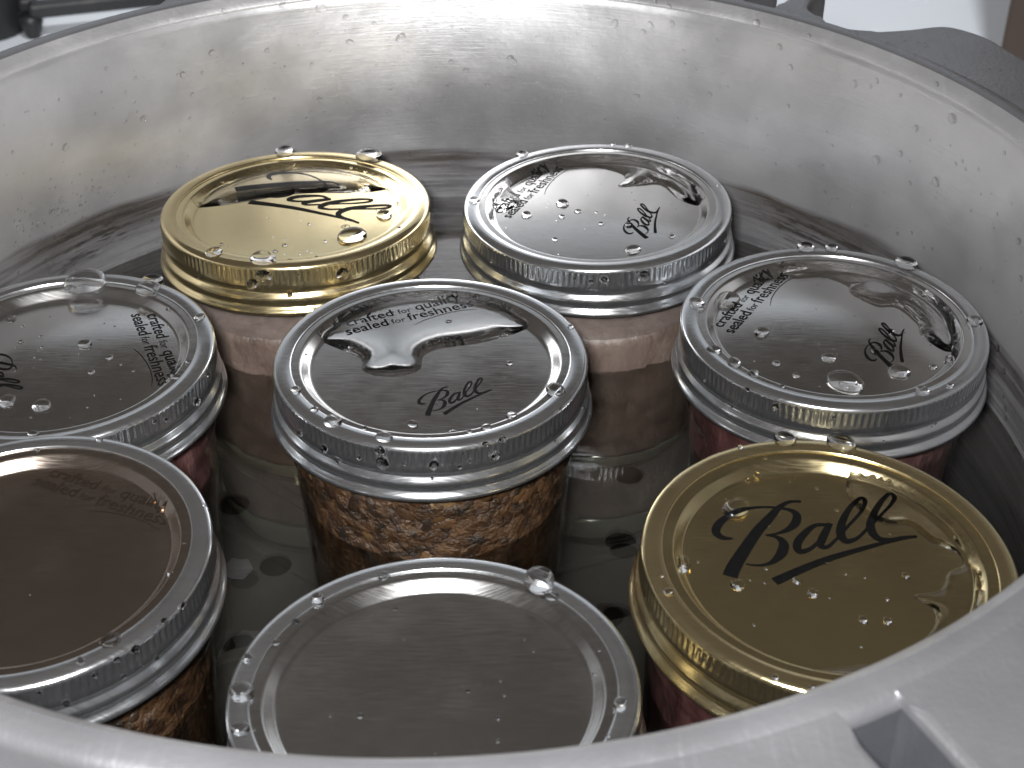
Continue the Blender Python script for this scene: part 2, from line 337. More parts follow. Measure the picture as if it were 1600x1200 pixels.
r = bmesh.ops.extrude_face_region(bm, geom=bm.faces[:])
for v in r['geom']:
    if isinstance(v, bmesh.types.BMVert): v.co.z -= 2*S
me = bpy.data.meshes.new('plate'); bm.to_mesh(me); bm.free(); obj('plate', me, 'rack_metal', rack)
for k in range(3):            # pressed ribs and feet
    a = math.radians(20+60*k)
    rib = box_mesh('rib', (-150, -2.2, 10.2), (150, 2.2, 12.0), .8); rib.transform(Matrix.Rotation(a, 4, 'Z')); obj('rib', rib, 'rack_metal', rack)
for k in range(4):
    a = math.radians(45+90*k); fo = box_mesh('foot', (-7, -7, 0.1), (7, 7, 9.0), 1); fo.transform(Matrix.Translation(Vector((140*math.cos(a), 140*math.sin(a), 0))*S)); obj('foot', fo, 'rack_metal', rack)

# ------------------------------------------------------------------ jars
H = 118.0
JAR = {  # centre of the lid, tilt in degrees, lid colour, food, dome of the lid panel
 'BL': (-69.2, 84.0, 0.1, -3.06, -.46, 'gold', 'pale_meat', .15),
 'BR': (27.5, 84.9, 0.2, -.46, -1.13, 'silver', 'pale_meat', .35),
 'C':  (-22.2, -2.4, 0.2, -1.39, .38, 'silver', 'brown_mince', .0),
 'R':  (90.9, 14.2, 0.1, -.9, -.17, 'silver', 'red_meat', 1.4),
 'RF': (72.5, -84.3, 0.2, 1.28, 1.83, 'gold', 'red_meat', .1),
 'F':  (-16.4, -123.2, -.2, -3.6, -.6, 'silver', 'red_meat', .0),
 'LF': (-112.8, -81.5, 0, 1.54, .18, 'worn', 'brown_mince', .0),  # 'worn': silver lid with the brown room it mirrors mixed into its colour
 'L':  (-125.3, 0, 0, -.37, -.25, 'silver', 'red_meat', 1.3)}
LAB = {
 'BL': ('gold lidded jar by the stained pot wall, back of its lid under water', 'the gold lid by the wall'),
 'BR': ('silver lidded jar of pale meat standing next to the gold lid by the stained wall', 'the silver lid over pale meat'),
 'C':  ('silver lidded jar of coarse brown mince standing in the middle of the ring of jars', 'the middle silver lid'),
 'R':  ('silver lidded jar of dark red meat with a very big water drop on its lid', 'the silver lid with the big drop'),
 'RF': ('gold lidded jar with broad black script, standing close to the slotted clamp ears', 'the gold lid with broad black script'),
 'F':  ('jar with a blank mirror-like silver lid ringed by drops, right under the pot rim', 'the blank mirror-like silver lid'),
 'LF': ('jar of crumbly brown mince under a dull brownish lid without drops on its panel', 'the dull brownish lid'),
 'L':  ('silver lidded jar of dark red meat next to the dull brownish lid', 'the silver lid beside the dull one')}
PZ, RZ = -3.5, -0.6           # lid panel and lid rim below the top of the band
def sstep(u): u = max(0., min(1., u)); return u*u*(3-2*u)
def lidz(r, dome):
    if r < 32.8: return PZ+dome*(1-(r/32.8)**2)
    u = max(0., min(1., (r-32.8)/3.3)); e = .22      # a straight cone with small fillets
    u = u*u/(2*e*(1-e)) if u < e else 1-(1-u)**2/(2*e*(1-e)) if u > 1-e else (u-e/2)/(1-e)
    return PZ+(RZ-PZ)*u
JM = {k: Matrix.Translation(mm(*v[:3])) @ Euler((math.radians(v[3]), math.radians(v[4]), 0)).to_matrix().to_4x4() for k, v in JAR.items()}
def local_ray(k, px, py):
    inv = JM[k].inverted(); o = (inv @ mm(*CAM))/S; d = inv.to_3x3() @ ray(px, py); return o, d
def on_plane(k, px, py, z):
    o, d = local_ray(k, px, py); return o+d*((z-o.z)/d.z)
def on_cyl(o, d, R, far=False):
    a = d.x**2+d.y**2; b = o.x*d.x+o.y*d.y; c = o.x**2+o.y**2-R*R; D = b*b-a*c
    if D < 0: return None
    return o+d*((-b+(1 if far else -1)*math.sqrt(D))/a)

bandp = [(38.6, -1.6), (38.0, -.7), (38.1, -.2), (38.5, 0), (40.2, .1), (41.6, .05), (42.4, -.25), (42.85, -.8), (43.0, -1.4), (43.1, -1.9), (43.15, -3.2), (43.15, -4.6), (43.1, -5.3),
         (43.1, -6.0), (43.1, -7.4), (42.9, -8.1), (42.55, -8.7), (42.8, -9.4), (43.5, -10.2), (43.8, -11.2), (43.7, -12.2), (43.35, -12.9), (43.5, -13.6), (44.2, -14.3), (44.7, -15.0), (44.75, -15.6), (44.3, -16.1), (43.4, -16.2), (42.6, -15.6)]
NK = 150
def knurl(r, z, i):
    z -= H
    if -5.4 < z < -1.6: return -.34*(1 if i % 4 == 0 else .45 if i % 2 else 0)*min(1, (5.5+z)/.8+.2)
    return 0
BAND = {}
for c in ('silver', 'gold'):
    vs, fs = revolve([(r, z+H) for r, z in bandp], NK*4, knurl); BAND[c] = mesh('band', vs, [f[::-1] for f in fs])
glassp = [(40.2, -12), (40.4, -16), (40.2, -18), (39.4, -20.5), (39.5, -23.2), (40.2, -25), (40.3, -26.4), (39.5, -28), (39.2, -32), (38.3, -50), (37.2, -72), (36.0, -96), (35.7, -102), (35.4, -108), (34.2, -114), (32.4, -117.2), (30, -118), (20, -117), (.5, -116.4)]
def gmod(r, z, i): return .35 if (H-113 < z < H-103 and i % 2) else 0
vs, fs = revolve([(r, z+H) for r, z in glassp], 144, gmod, cap_last=True); GLASS = mesh('glass_wall', vs, [f[::-1] for f in fs])
vs, fs = revolve([(34.2, H-104.5), (34.5, H-107), (33.6, H-112.6), (31.6, H-116.2), (10, H-115.6)], 64, cap_first=True, cap_last=True); GBASE = mesh('thick_base', vs, fs)
vs, fs = revolve([(39.2, H-14), (39.2, H-17.5), (38.6, H-20.4), (38.7, H-23.2), (39.3, H-25.6), (38.9, H-27.6)], 96); FOG = mesh('condensation', vs, fs)
def contents(k, ztop, seed, amp):
    zs = [ztop]+[ztop-(ztop+104)*(j+.0)/34 for j in range(1, 35)]
    def gr(z):
        for (r0, z0), (r1, z1) in zip(glassp, glassp[1:]):
            if z1 <= z <= z0: return r0+(r1-r0)*(z0-z)/(z0-z1)
        return 35
    vs, fs = [], []; n = 120
    for j, z in enumerate(zs):
        for i in range(n):
            a = i*2*PI/n
            p = Vector((math.cos(a)*38, math.sin(a)*38, z))*.16+Vector((seed*7.3, 0, 0))
            d = max(0, noise.noise(p))*amp+max(0, noise.noise(p*2.3))*amp*.5
            r = min(gr(z), 39.2)-.7-d-(1.5 if j == 0 else 0)
            vs.append((r*math.cos(a), r*math.sin(a), z+H+(noise.noise(p*1.5)*1.2 if j == 0 else 0)))
    for j in range(len(zs)-1):
        for i in range(n): fs.append((j*n+i, (j+1)*n+i, (j+1)*n+(i+1) % n, j*n+(i+1) % n))
    fs.append(tuple(range(n))); fs.append(tuple((len(zs)-1)*n+i for i in range(n-1, -1, -1)))
    return mesh('contents', vs, fs)
LIDOBJ, ROOT = {}, {}
for si, (k, v) in enumerate(JAR.items()):
    root = tag(empty('canning_jar', JM[k] @ Matrix.Translation((0, 0, -H*S))), LAB[k][0], 'jar', 'jars standing in the pot'); ROOT[k] = root
    metalc = 'gold' if v[5] == 'gold' else 'silver'
    obj('glass_wall', GLASS, 'jar_glass', root); obj('thick_base', GBASE, 'green_glass', root)
    foggy = v[6] == 'pale_meat'
    obj('contents', contents(k, -27.2 if foggy else -17.5, si, 1.6), v[6], root)
    if foggy: obj('condensation', FOG, 'fog', root)
    if v[6] == 'brown_mince':  # coarse crumbs pressed against the glass
        rnd = random.Random(si); cv, cf = [], []
        for q in range(330):
            a = rnd.uniform(PI*.95, 2.05*PI); z = -18-rnd.random()**1.2*60; R0 = 38.0-(-z-18)*.045
            big_ = rnd.random()**2.5; ru, rv, rw = .7+3.6*big_+rnd.random()*.5, .6+2.6*big_+rnd.random()*.5, rnd.uniform(.5, .9); tw = rnd.uniform(0, PI); sh = rnd.uniform(0, 50); base = len(cv)
            uv, uf = revolve([(math.cos(w_), math.sin(w_)) for w_ in (-1.3, -.7, -.1, .5, 1.1)], 9, cap_first=True, cap_last=True)
            for x, y, zz in uv:
                k_ = 1+.35*noise.noise(Vector((x*1.3+sh, y*1.3, zz*1.3))); X, Y = x*ru*k_, y*rv*k_; X, Y = X*math.cos(tw)-Y*math.sin(tw), X*math.sin(tw)+Y*math.cos(tw)
                r_ = R0+zz*rw*k_; aa = a+X/38; cv.append((r_*math.cos(aa), r_*math.sin(aa), z+Y+H))
            cf += [tuple(i+base for i in f) for f in uf]
        cr = obj('mince_crumbs', mesh('mince_crumbs', cv, cf), 'mince_crumb', root); cr['kind'] = 'stuff'
    rr = [.4]+[2+1.8*j for j in range(17)]+[31.6, 32.4, 32.8, 33.1, 33.4, 33.7, 34.0, 34.3, 34.6, 34.9, 35.2, 35.5, 35.8, 36.0, 36.2, 36.6, 37.4, 39.2]
    vs, fs = revolve([(r, lidz(r, v[7])+H) for r in rr], 160, cap_first=True)
    LIDOBJ[k] = obj('lid', mesh('lid', vs, fs), v[5]+'_lid', root)
    b = obj('screw_band', BAND[metalc], metalc+'_band', root); b['label'] = ('gold' if metalc == 'gold' else 'silver')+' knurled screw band round the lid'

# ---- printing on the lids
ZF4 = 4.571
def zp(x, y): return 1100+x/ZF4, 750+y/ZF4
STROKES = [
 [(205, 420, 18), (130, 412, 50), (85, 372, 66), (110, 310, 66), (190, 250, 48), (300, 208, 30), (420, 195, 24), (520, 200, 24), (610, 215, 38), (662, 252, 62), (652, 310, 70), (600, 355, 48), (520, 385, 22), (440, 395, 12)],
 [(440, 395, 12), (520, 410, 36), (568, 455, 72), (556, 520, 80), (500, 580, 48), (430, 608, 24), (350, 610, 18), (298, 600, 12)],
 [(692, 155, 26), (610, 158, 30), (540, 195, 46), (470, 270, 72), (380, 370, 84), (290, 500, 96), (215, 620, 108), (185, 690, 112)],
 [(882, 322, 30), (790, 328, 38), (712, 390, 58), (665, 460, 66), (682, 512, 56), (750, 498, 36), (820, 440, 28), (880, 345, 30)],
 [(900, 312, 46), (850, 410, 64), (832, 470, 56), (880, 480, 34), (945, 425, 24), (1030, 330, 24), (1120, 230, 28), (1150, 165, 38), (1118, 138, 34), (1050, 190, 40), (992, 290, 58), (975, 380, 70), (1012, 438, 56), (1090, 420, 30), (1162, 355, 24), (1260, 260, 24), (1330, 190, 28), (1358, 135, 38), (1320, 112, 34), (1260, 170, 44), (1202, 270, 58), (1190, 350, 70), (1240, 418, 56), (1330, 430, 38), (1420, 414, 32), (1520, 405, 22)],
 [(505, 728, 76), (700, 640, 64), (900, 562, 54), (1100, 502, 42), (1300, 447, 30), (1450, 416, 18)]]
def cplx(v): return complex(v.x, v.y)
A0 = cplx(on_plane('RF', *zp(190, 690), PZ)); B0 = cplx(on_plane('RF', *zp(1520, 405), PZ))
def logo_mesh(name, k, A, B):
    q = (B-A)/(B0-A0); sc_ = abs(q); vs, fs = [], []; lift = .05
    for st in STROKES:
        pts = []
        for x, y, wd in st:
            c = cplx(on_plane('RF', *zp(x, y), PZ)); c = A+(c-A0)*q; pts.append((c.real, c.imag, wd/32*sc_*.5))
        pts = catmull(pts, 6); base = len(vs); n = len(pts)
        for i, (x, y, hw) in enumerate(pts):
            x0, y0 = pts[max(i-1, 0)][:2]; x1, y1 = pts[min(i+1, n-1)][:2]
            L = math.hypot(x1-x0, y1-y0) or 1; nx, ny = -(y1-y0)/L*hw, (x1-x0)/L*hw
            lift += .00025
            for s in (1, -1):
                X, Y = x+s*nx, y+s*ny; vs.append((X, Y, lidz(math.hypot(X, Y), JAR[k][7])+H+lift))
        for i in range(n-1):
            a = base+2*i; fs.append((a, a+1, a+3, a+2))
    return mesh(name, vs, fs, False)
def text_mesh(body, size, bold):
    cu = bpy.data.curves.new('lettering', 'FONT'); cu.body = body; cu.size = size; cu.offset = bold; cu.resolution_u = 3
    o = bpy.data.objects.new('lettering', cu); col.objects.link(o)
    dg = bpy.context.evaluated_depsgraph_get(); dg.update()
    me = bpy.data.meshes.new_from_object(o.evaluated_get(dg)); bpy.data.objects.remove(o); bpy.data.curves.remove(cu); return me
def line_pieces(pieces):
    x = 0; vs, fs = [], []
    for body, size, bold, dy, gap in pieces:
        me = text_mesh(body, size, bold); base = len(vs)
        if not me.vertices: continue
        lo = min(v.co.x for v in me.vertices); hi = max(v.co.x for v in me.vertices)
        vs += [(v.co.x-lo+x, v.co.y+dy) for v in me.vertices]; fs += [tuple(i+base for i in p.vertices) for p in me.polygons]
        x += hi-lo+gap; bpy.data.meshes.remove(me)
    return vs, fs, x
L1 = line_pieces([('crafted', 1, .012, 0, .30), ('for', .68, 0, .03, .26), ('quality', 1.04, .012, 0, 0)])
L1e = line_pieces([('\u2013', .9, 0, 0, 0)])
L2 = line_pieces([('sealed', 1, .012, 0, .2), ('for', .68, 0, .03, .16), ('freshness', 1.04, .006, 0, 0)])
L2e = line_pieces([('TM', .3, 0, .45, 0)])
P1, P2 = cplx(on_plane('C', 544.4, 514.2, PZ)), cplx(on_plane('C', 720.7, 474.4, PZ))
Q1, Q2 = cplx(on_plane('C', 543.6, 527.4, PZ)), cplx(on_plane('C', 741, 483.3, PZ))
UND = [cplx(on_plane('C', 520+x/6.154, 450+y/6.154, PZ)) for x, y in ((780, 387), (880, 340), (1000, 300), (1120, 268), (1250, 245), (1380, 235))]
AC, BC = cplx(on_plane('C', 668.9, 649.1, PZ)), cplx(on_plane('C', 769, 608.9, PZ))
def tagline(k, rot):
    vs, fs = [], []
    def put(data, A, q, lift):
        base = len(vs)
        for x, y in data[0]:
            c = (A+complex(x, y)*q)*rot; vs.append((c.real, c.imag, lidz(abs(c), JAR[k][7])+H+lift))
        fs.extend(tuple(i+base for i in f) for f in data[1])
    q1 = (P2-P1)/L1[2]; q2 = (Q2-Q1)/L2[2]
    put(L1, P1, q1, .05); put(L1e, P2+q1*.12, q1, .05); put(L2, Q1, q2, .055); put(L2e, Q2+q2*.1, q2, .055)
    n = len(UND); base = len(vs)
    for i, c in enumerate(UND):
        d = UND[min(i+1, n-1)]-UND[max(i-1, 0)]; d = d/abs(d)*1j*.13*(.5 if i in (0, n-1) else 1)
        for s in (1, -1):
            e = (c+s*d)*rot; vs.append((e.real, e.imag, lidz(abs(e), JAR[k][7])+H+.05))
    for i in range(n-1): a = base+2*i; fs.append((a, a+1, a+3, a+2))
    return mesh('tagline_print', vs, fs, False)
dirC = (P2-P1)/abs(P2-P1)
for k, a, b, ink in (('C', None, None, 'ink'), ('BR', (801, 334), (876, 263), 'ink'), ('R', (1144, 516), (1224, 430.6), 'ink'), ('L', (200, 478), (240, 576), 'ink'), ('LF', (20, 752), (150, 792), 'faint_ink')):
    rot = 1
    if a:
        d = cplx(on_plane(k, *b, PZ))-cplx(on_plane(k, *a, PZ)); rot = d/abs(d)/dirC
    t1 = obj('tagline_print', tagline(k, rot), ink, LIDOBJ[k]); t1['label'] = 'two small lines of dark print with a thin swoosh'
    if k != 'LF': t2 = obj('script_print', logo_mesh('script_print', k, AC*rot, BC*rot), ink, LIDOBJ[k])
for k, a, b in (('RF', zp(190, 690), zp(1520, 405)), ('BL', (368.5, 299), (561, 349))):
    o = obj('script_print', logo_mesh('script_print', k, cplx(on_plane(k, *a, PZ)), cplx(on_plane(k, *b, PZ))), 'ink', LIDOBJ[k]); o['label'] = 'broad black script word with underline'
c0 = cplx(on_plane('BL', 540, 354.5, PZ)); d0 = cplx(on_plane('BL', 561, 349, PZ))-cplx(on_plane('BL', 368.5, 299, PZ)); d0 /= abs(d0)
vs, fs = revolve([(1.15, .05), (1.38, .05)], 28); R_ = line_pieces([('R', 1.7, 0, 0, 0)])
vs = [((c0+complex(x, y)).real, (c0+complex(x, y)).imag, PZ+H+.3) for x, y, z in vs]; nb = len(vs)
for x, y in R_[0]: c = c0+complex(x-.55, y-.6)*d0; vs.append((c.real, c.imag, PZ+H+.3))
vs = [(x, y, lidz(math.hypot(x, y), JAR['BL'][7])+H+.05) for x, y, z in vs]
obj('registered_mark', mesh('registered_mark', vs, fs+[tuple(i+nb for i in f) for f in R_[1]], False), 'ink', LIDOBJ['BL'])

# ------------------------------------------------------------------ water lying on the lids
from mathutils.geometry import delaunay_2d_cdt
def puddle(k, pix, label, height=2.3, rout=35.7, lam=3.6):
    edge = []
    for px, py in pix:
        p = on_plane(k, px, py, PZ+.2); edge.append((p.x, p.y))
    edge = catmull(edge, 8)
    def ang(p): return math.atan2(p[1], p[0])
    edge[0] = tuple(c*rout/math.hypot(*edge[0]) for c in edge[0]); edge[-1] = tuple(c*rout/math.hypot(*edge[-1]) for c in edge[-1])
    edge = [p if math.hypot(*p) < rout else tuple(c*rout/math.hypot(*p) for c in p) for p in edge]
    a0, a1 = ang(edge[-1]), ang(edge[0])
    mid = math.atan2(*[sum(p[c] for p in edge) for c in (1, 0)])
    # the wall side runs along the recess between both ends, over the side away from the camera
    best = None
    for sgn in (1, -1):
        d = (a1-a0)*sgn % (2*PI)
        mm_ = a0+sgn*d/2
        side = math.cos(mm_-(mid if k == 'RF' else PI/2))
        if best is None or side > best[0]: best = (side, sgn, d)
    _, sgn, d = best; na = max(4, int(d*rout/1.2))
    arc = [(rout*math.cos(a0+sgn*d*i/na), rout*math.sin(a0+sgn*d*i/na)) for i in range(1, na)]
    poly = edge+arc
    def inside(x, y):
        c = False; n = len(poly)
        for i in range(n):
            (x0, y0), (x1, y1) = poly[i], poly[i-1]
            if (y0 > y) != (y1 > y) and x < (x1-x0)*(y-y0)/(y1-y0)+x0: c = not c
        return c
    def dedge(x, y): return min(math.hypot(x-a, y-b) for a, b in edge)
    pts = [Vector(p) for p in poly]; nb = len(pts); extra = []
    for off in (.22, .5, .9):
        for i in range(1, len(edge)-1):
            (x0, y0), (x1, y1) = edge[i-1], edge[i+1]; L = math.hypot(x1-x0, y1-y0) or 1
            for s_ in (1, -1):
                x, y = edge[i][0]-s_*(y1-y0)/L*off, edge[i][1]+s_*(x1-x0)/L*off
                if inside(x, y) and abs(dedge(x, y)-off) < .12 and math.hypot(x, y) < rout-.3: extra.append(Vector((x, y)))
    g = 1.15
    for i in range(-34, 35):
        for j in range(-36, 37):
            x, y = (i+.5*(j % 2))*g, j*g*.866
            if math.hypot(x, y) < rout-.5 and inside(x, y) and dedge(x, y) > 1.3: extra.append(Vector((x, y)))
    V, E_, Fc = delaunay_2d_cdt(pts+extra, [(i, (i+1) % nb) for i in range(nb)], [], 1, 1e-5)[:3]
    dome = JAR[k][7]; vs = []
    for v in V:
        r = math.hypot(v.x, v.y); dd = dedge(v.x, v.y); h = height*(1-math.exp(-dd/lam))
        vs.append((v.x, v.y, max(lidz(r, dome)+.012, PZ+dome*(1-min(1, r/32.8)**2)+.01+h)))
    n = len(vs); fs = [tuple(f) for f in Fc]
    for v in V: vs.append((v.x, v.y, lidz(math.hypot(v.x, v.y), dome)+.005))
    cnt = {}
    for f in fs:
        for a, b in zip(f, f[1:]+f[:1]): cnt[(a, b)] = 1
    bd = [(a, b) for a, b in cnt if (b, a) not in cnt]
    fs = fs+[tuple(i+n for i in f[::-1]) for f in fs]+[(b, a, a+n, b+n) for a, b in bd]
    me = mesh('water_puddle', vs, fs); bm = bmesh.new(); bm.from_mesh(me); bmesh.ops.recalc_face_normals(bm, faces=bm.faces[:]); bm.to_mesh(me); bm.free()
    me.polygons.foreach_set('use_smooth', [True]*len(me.polygons))
    tag(obj('water_puddle', me, 'puddle_water', None, JM[k]), label, 'puddle', 'water pooled on the lids')
def zc(sc_, ox, oy, pts): return [(ox+x/sc_, oy+y/sc_) for x, y in pts]
puddle('BL', zc(3.404, 230, 200, [(205, 370), (225, 395), (262, 420), (400, 410), (560, 385), (750, 355), (900, 345), (1100, 345), (1250, 330), (1310, 300), (1342, 268), (1360, 262)]), 'wide pool of clear water over the back half of the gold lid by the wall', 1.35, 35.7, 5.5)
puddle('BR', zc(3.404, 700, 200, [(188, 345), (215, 400), (260, 440), (330, 440), (385, 385), (330, 310), (345, 265), (500, 215), (700, 205), (850, 222), (940, 260), (905, 312), (1010, 310), (1130, 305), (1230, 380), (1330, 410), (1395, 385), (1415, 350)]), 'curved pool of water along the back of the silver lid over pale meat')
puddle('C', zc(2.5, 400, 420, [(235, 210), (250, 275), (370, 330), (412, 355), (418, 395), (470, 417), (560, 417), (640, 392), (655, 340), (720, 310), (860, 290), (980, 262), (1060, 230), (1105, 190), (1115, 150)]), 'lobed pool of water over the small print of the middle silver lid')
puddle('R', zc(2.807, 1030, 370, [(560, 75), (500, 130), (530, 165), (600, 185), (720, 180), (820, 220), (840, 260), (950, 315), (1040, 320), (1130, 390), (1150, 440), (1250, 500), (1320, 490), (1360, 455), (1368, 430)]), 'curved pool of water on the silver lid with a very big drop')
puddle('RF', zc(2.264, 960, 670, [(830, 150), (822, 230), (870, 290), (960, 340), (1045, 345), (1120, 400), (1210, 435), (1230, 480), (1180, 510), (1150, 570), (1060, 590), (1130, 640), (1130, 700), (1060, 770), (950, 820), (780, 842), (700, 850)]), 'spreading pool of water on the gold lid with broad black script', 1.2, 35.7, 2.0)

# ------------------------------------------------------------------ drops
def drop_mesh():
    vs, fs = revolve([(math.cos(u)*(1 if u > .01 else .97), max(0, math.sin(u))*.68) for u in (0, .22, .45, .7, .95, 1.2, 1.42)], 20, cap_first=True, cap_last=True)
    return mesh('water_drop', [Vector(v)*1.0 for v in vs], fs)
DROP = drop_mesh(); DROP.materials.append(M['drop_water']); BEAD = drop_mesh(); BEAD.materials.append(M['bead_water'])
def put_drop(mw, p, nrm, rad, name='water_drop', ell=None):
    q = Vector(nrm).to_track_quat('Z', 'Y').to_matrix().to_4x4(); e = ell or random.uniform(.86, 1.18)
    mat = mw @ Matrix.Translation(Vector(p)*S) @ q @ Matrix.Rotation(random.random()*PI, 4, 'Z') @ Matrix.Diagonal((rad*e, rad/e, rad*random.uniform(.85, 1.1), 1))
    return mat
def one(mw, p, nrm, rad, label, group, me=None):
    o = bpy.data.objects.new('water_drop', me or DROP); col.objects.link(o); o.matrix_world = put_drop(mw, p, nrm, rad); tag(o, label, 'water drop', group)
D = {
 'C': 'r462,610,20 r491,640,14 r520,659,32 r570,666,10 r600,684,28 r670,679,9 r707,668,16 r734,671,10 r760,665,18 r800,646,20 r869,608,36 r892,511,12 p645,663,18 p796,568,12 p701,507,10 p576,494,10 p478,563,6 s467,678,12 s506,702,16 s525,721,12 s561,716,8 s594,705,20 s598,724,24 s631,724,6 s678,727,18 s718,730,8 s758,694,12 s774,713,16 s784,687,14 s876,638,8 s808,730,8',
 'R': 'r1089,473,26 r1115,545,26 r1147,566,30 r1178,581,18 r1441,612,24 r1484,603,14 r1523,502,26 r1256,379,28 r1299,381,22 r1222,601,10 r1418,411,36 p1190,524,26 p1294,564,22 p1213,571,14 p1244,589,13 p1320,600,56 p1404,584,34 p1457,575,14 p1484,565,20 p1390,523,14 p1367,555,14 p1335,500,5 p1137,471,44 s1212,636,12 s1168,609,9 s1303,653,6',
 'BR': 'r741,313,20 s1005,432,22 s923,441,10 s944,438,14 p879,320,22 p903,332,12 p932,334,7 p939,351,9 p983,353,14 p878,340,11 p823,337,18 p867,375,10 p1050,370,10 p989,391,26 r1123,291,8 p1041,264,5 r982,229,12 r958,226,8 r812,239,20',
 'BL': 'p600,337,26 p550,370,46 p483,351,7 p445,384,10 p430,393,9 p346,382,7 p508,378,7 p624,318,8 r334,395,28 r411,406,40 r452,404,9 r494,399,8 r624,355,12 r444,236,32 r582,241,46 s412,431,26 s535,428,22 s394,444,20 s453,461,10',
 'L': 'p18,500,18 p37,513,6 p34,539,10 p67,549,8 p65,531,6 p134,544,22 p172,564,14 p190,574,6 p144,587,12 p66,638,30 p12,631,30 p250,586,7 p209,583,6 p265,494,9 p136,456,66 p233,466,40 r276,586,14 r294,563,14 r312,496,18 r240,438,34 s308,628,16 s324,586,8 s298,663,10 s242,660,8 s260,656,8 r52,676,20',
 'LF': 'r173,1000,38 r265,892,14 r288,844,8 r324,788,8 r155,687,12 r58,700,8 r126,1033,16 s211,1015,18 s182,1031,12 s193,1058,9 s103,1099,12 s256,970,14 s286,946,14 s148,1056,10 s191,1083,10 s245,1029,8',
 'F': 'r599,897,22 r496,935,24 r461,968,16 r431,1001,14 r387,1029,20 r378,1082,42 r376,1139,30 r396,1136,8 r842,907,56 r864,929,24 r969,1101,28 r936,1012,8 r951,1150,6 r616,933,9 p563,1119,12 p731,1080,8 p778,1123,10 p778,1158,10 p929,1059,8 p788,1087,6 p516,1119,6',
 'RF': 'p1150,796,48 p1200,822,6 p1153,915,26 p1245,908,16 p1270,928,20 p1292,881,6 p1197,889,7 p1349,969,16 p1387,971,16 p1385,937,8 p1415,900,14 p1193,730,10 p1182,745,11 p1167,751,9 p1245,747,8 p1307,798,8 p1276,764,8 r1066,869,36 r1044,925,18 r1034,900,8 r1227,687,36 r1315,690,46 r1157,699,10 r1211,1059,14 r1269,1073,10 s1089,1085,10 s1080,1073,6'}
fine = []
for k, txt in D.items():
    rank = {}
    for ty in 'prs': rank[ty] = sorted({float(i.split(',')[2]) for i in txt.split() if i[0] == ty}, reverse=True)
    same = [(i[0], float(i.split(',')[2])) for i in txt.split()]
    for it in txt.split():
        ty = it[0]; px, py, sz = map(float, it[1:].split(','))
        if ty == 's':
            o, d = local_ray(k, px, py); p = on_cyl(o, d, 43.25); nr = (p.x, p.y, 0) if p else None; where = 'the band of '
        else:
            p = on_plane(k, px, py, PZ if ty == 'p' else .08); r = math.hypot(p.x, p.y); nr = (0, 0, 1)
            if ty == 'r':
                if r > 42.2: p *= 42.2/r; p.z = -.05
                elif r < 38.6: p.z = lidz(r, JAR[k][7])
            else: p.z = lidz(min(r, 36), JAR[k][7])
            where = 'the panel of ' if ty == 'p' else 'the rim of '
        if p is None: continue
        dist = (JM[k] @ (p*S)-mm(*CAM)).length/S
        rad = sz*.5*dist/F*.95
        rk = rank[ty].index(sz) if same.count((ty, sz)) == 1 else 9
        words = 'largest ' if rk == 0 else 'second largest ' if rk == 1 else 'third largest ' if rk == 2 else 'smallest ' if rk == len(rank[ty])-1 else 'middling ' if sz > 14 else 'small '
        lab = words+'water drop on '+where+LAB[k][1]
        one(JM[k], p, nr, rad, lab, 'water drops on the jar lids')
WALL = '350,17,9 442,8,11 501,12,17 540,26,9 547,66,12 626,59,16 331,82,11 286,117,12 316,114,7 417,79,9 585,37,8 500,155,8 480,186,7 507,176,5 224,185,11 215,175,5 212,122,7 166,107,7 197,144,6 301,148,8 297,185,6 705,97,9 728,111,11 762,134,10 798,92,13 487,100,6 102,230,12 295,245,5 20,238,7 465,204,6 607,176,6 780,162,6 802,95,13 960,36,14 1016,38,11 1005,50,10 1050,37,11 1045,10,10 1022,3,12 1182,36,14 1218,73,11 1235,105,11 995,152,13 1109,148,10 1059,186,8 1231,166,8 1335,131,14 1370,126,9 1360,135,7 1407,149,7 1464,131,9 1489,185,17 1431,201,13 1370,250,16 1407,240,11 1463,284,15 1422,286,8 1402,365,7 1424,364,7 1288,300,8 1211,256,6 1168,231,6 1166,189,5 1182,186,5 1292,207,7 1300,227,6 1595,435,11 1592,377,12 1570,239,7 1504,252,6 1517,330,5 1532,420,6 1264,55,7 1120,62,6 900,82,5 970,90,5 950,130,5 1559,544,12 1552,573,9 1569,580,11 1571,639,9 1572,654,8 1585,705,8'
def on_wall(px, py):
    o = CAM-Vector((PC[0], PC[1], 0)); d = ray(px, py)
    p = on_cyl(o, d, RW-.05, True)
    if p.z > ZG-1:
        for _ in range(6):
            R = RB+(RI-RB)*max(0, min(1, (p.z-ZG)/(ZR-ZG))); p = on_cyl(o, d, R-.05, True)
    return p
WM = Matrix.Translation(mm(PC[0], PC[1], 0))
for it in WALL.split():
    px, py, sz = map(float, it.split(',')); p = on_wall(px, py)
    rad = sz*.5*(p+Vector((PC[0], PC[1], 0))-CAM).length/F
    one(WM, p, (-p.x, -p.y, 0), rad, ('large' if sz > 10 else 'small')+' clear water bead clinging to the inner wall of the pot', 'water beads on the pot wall', BEAD)
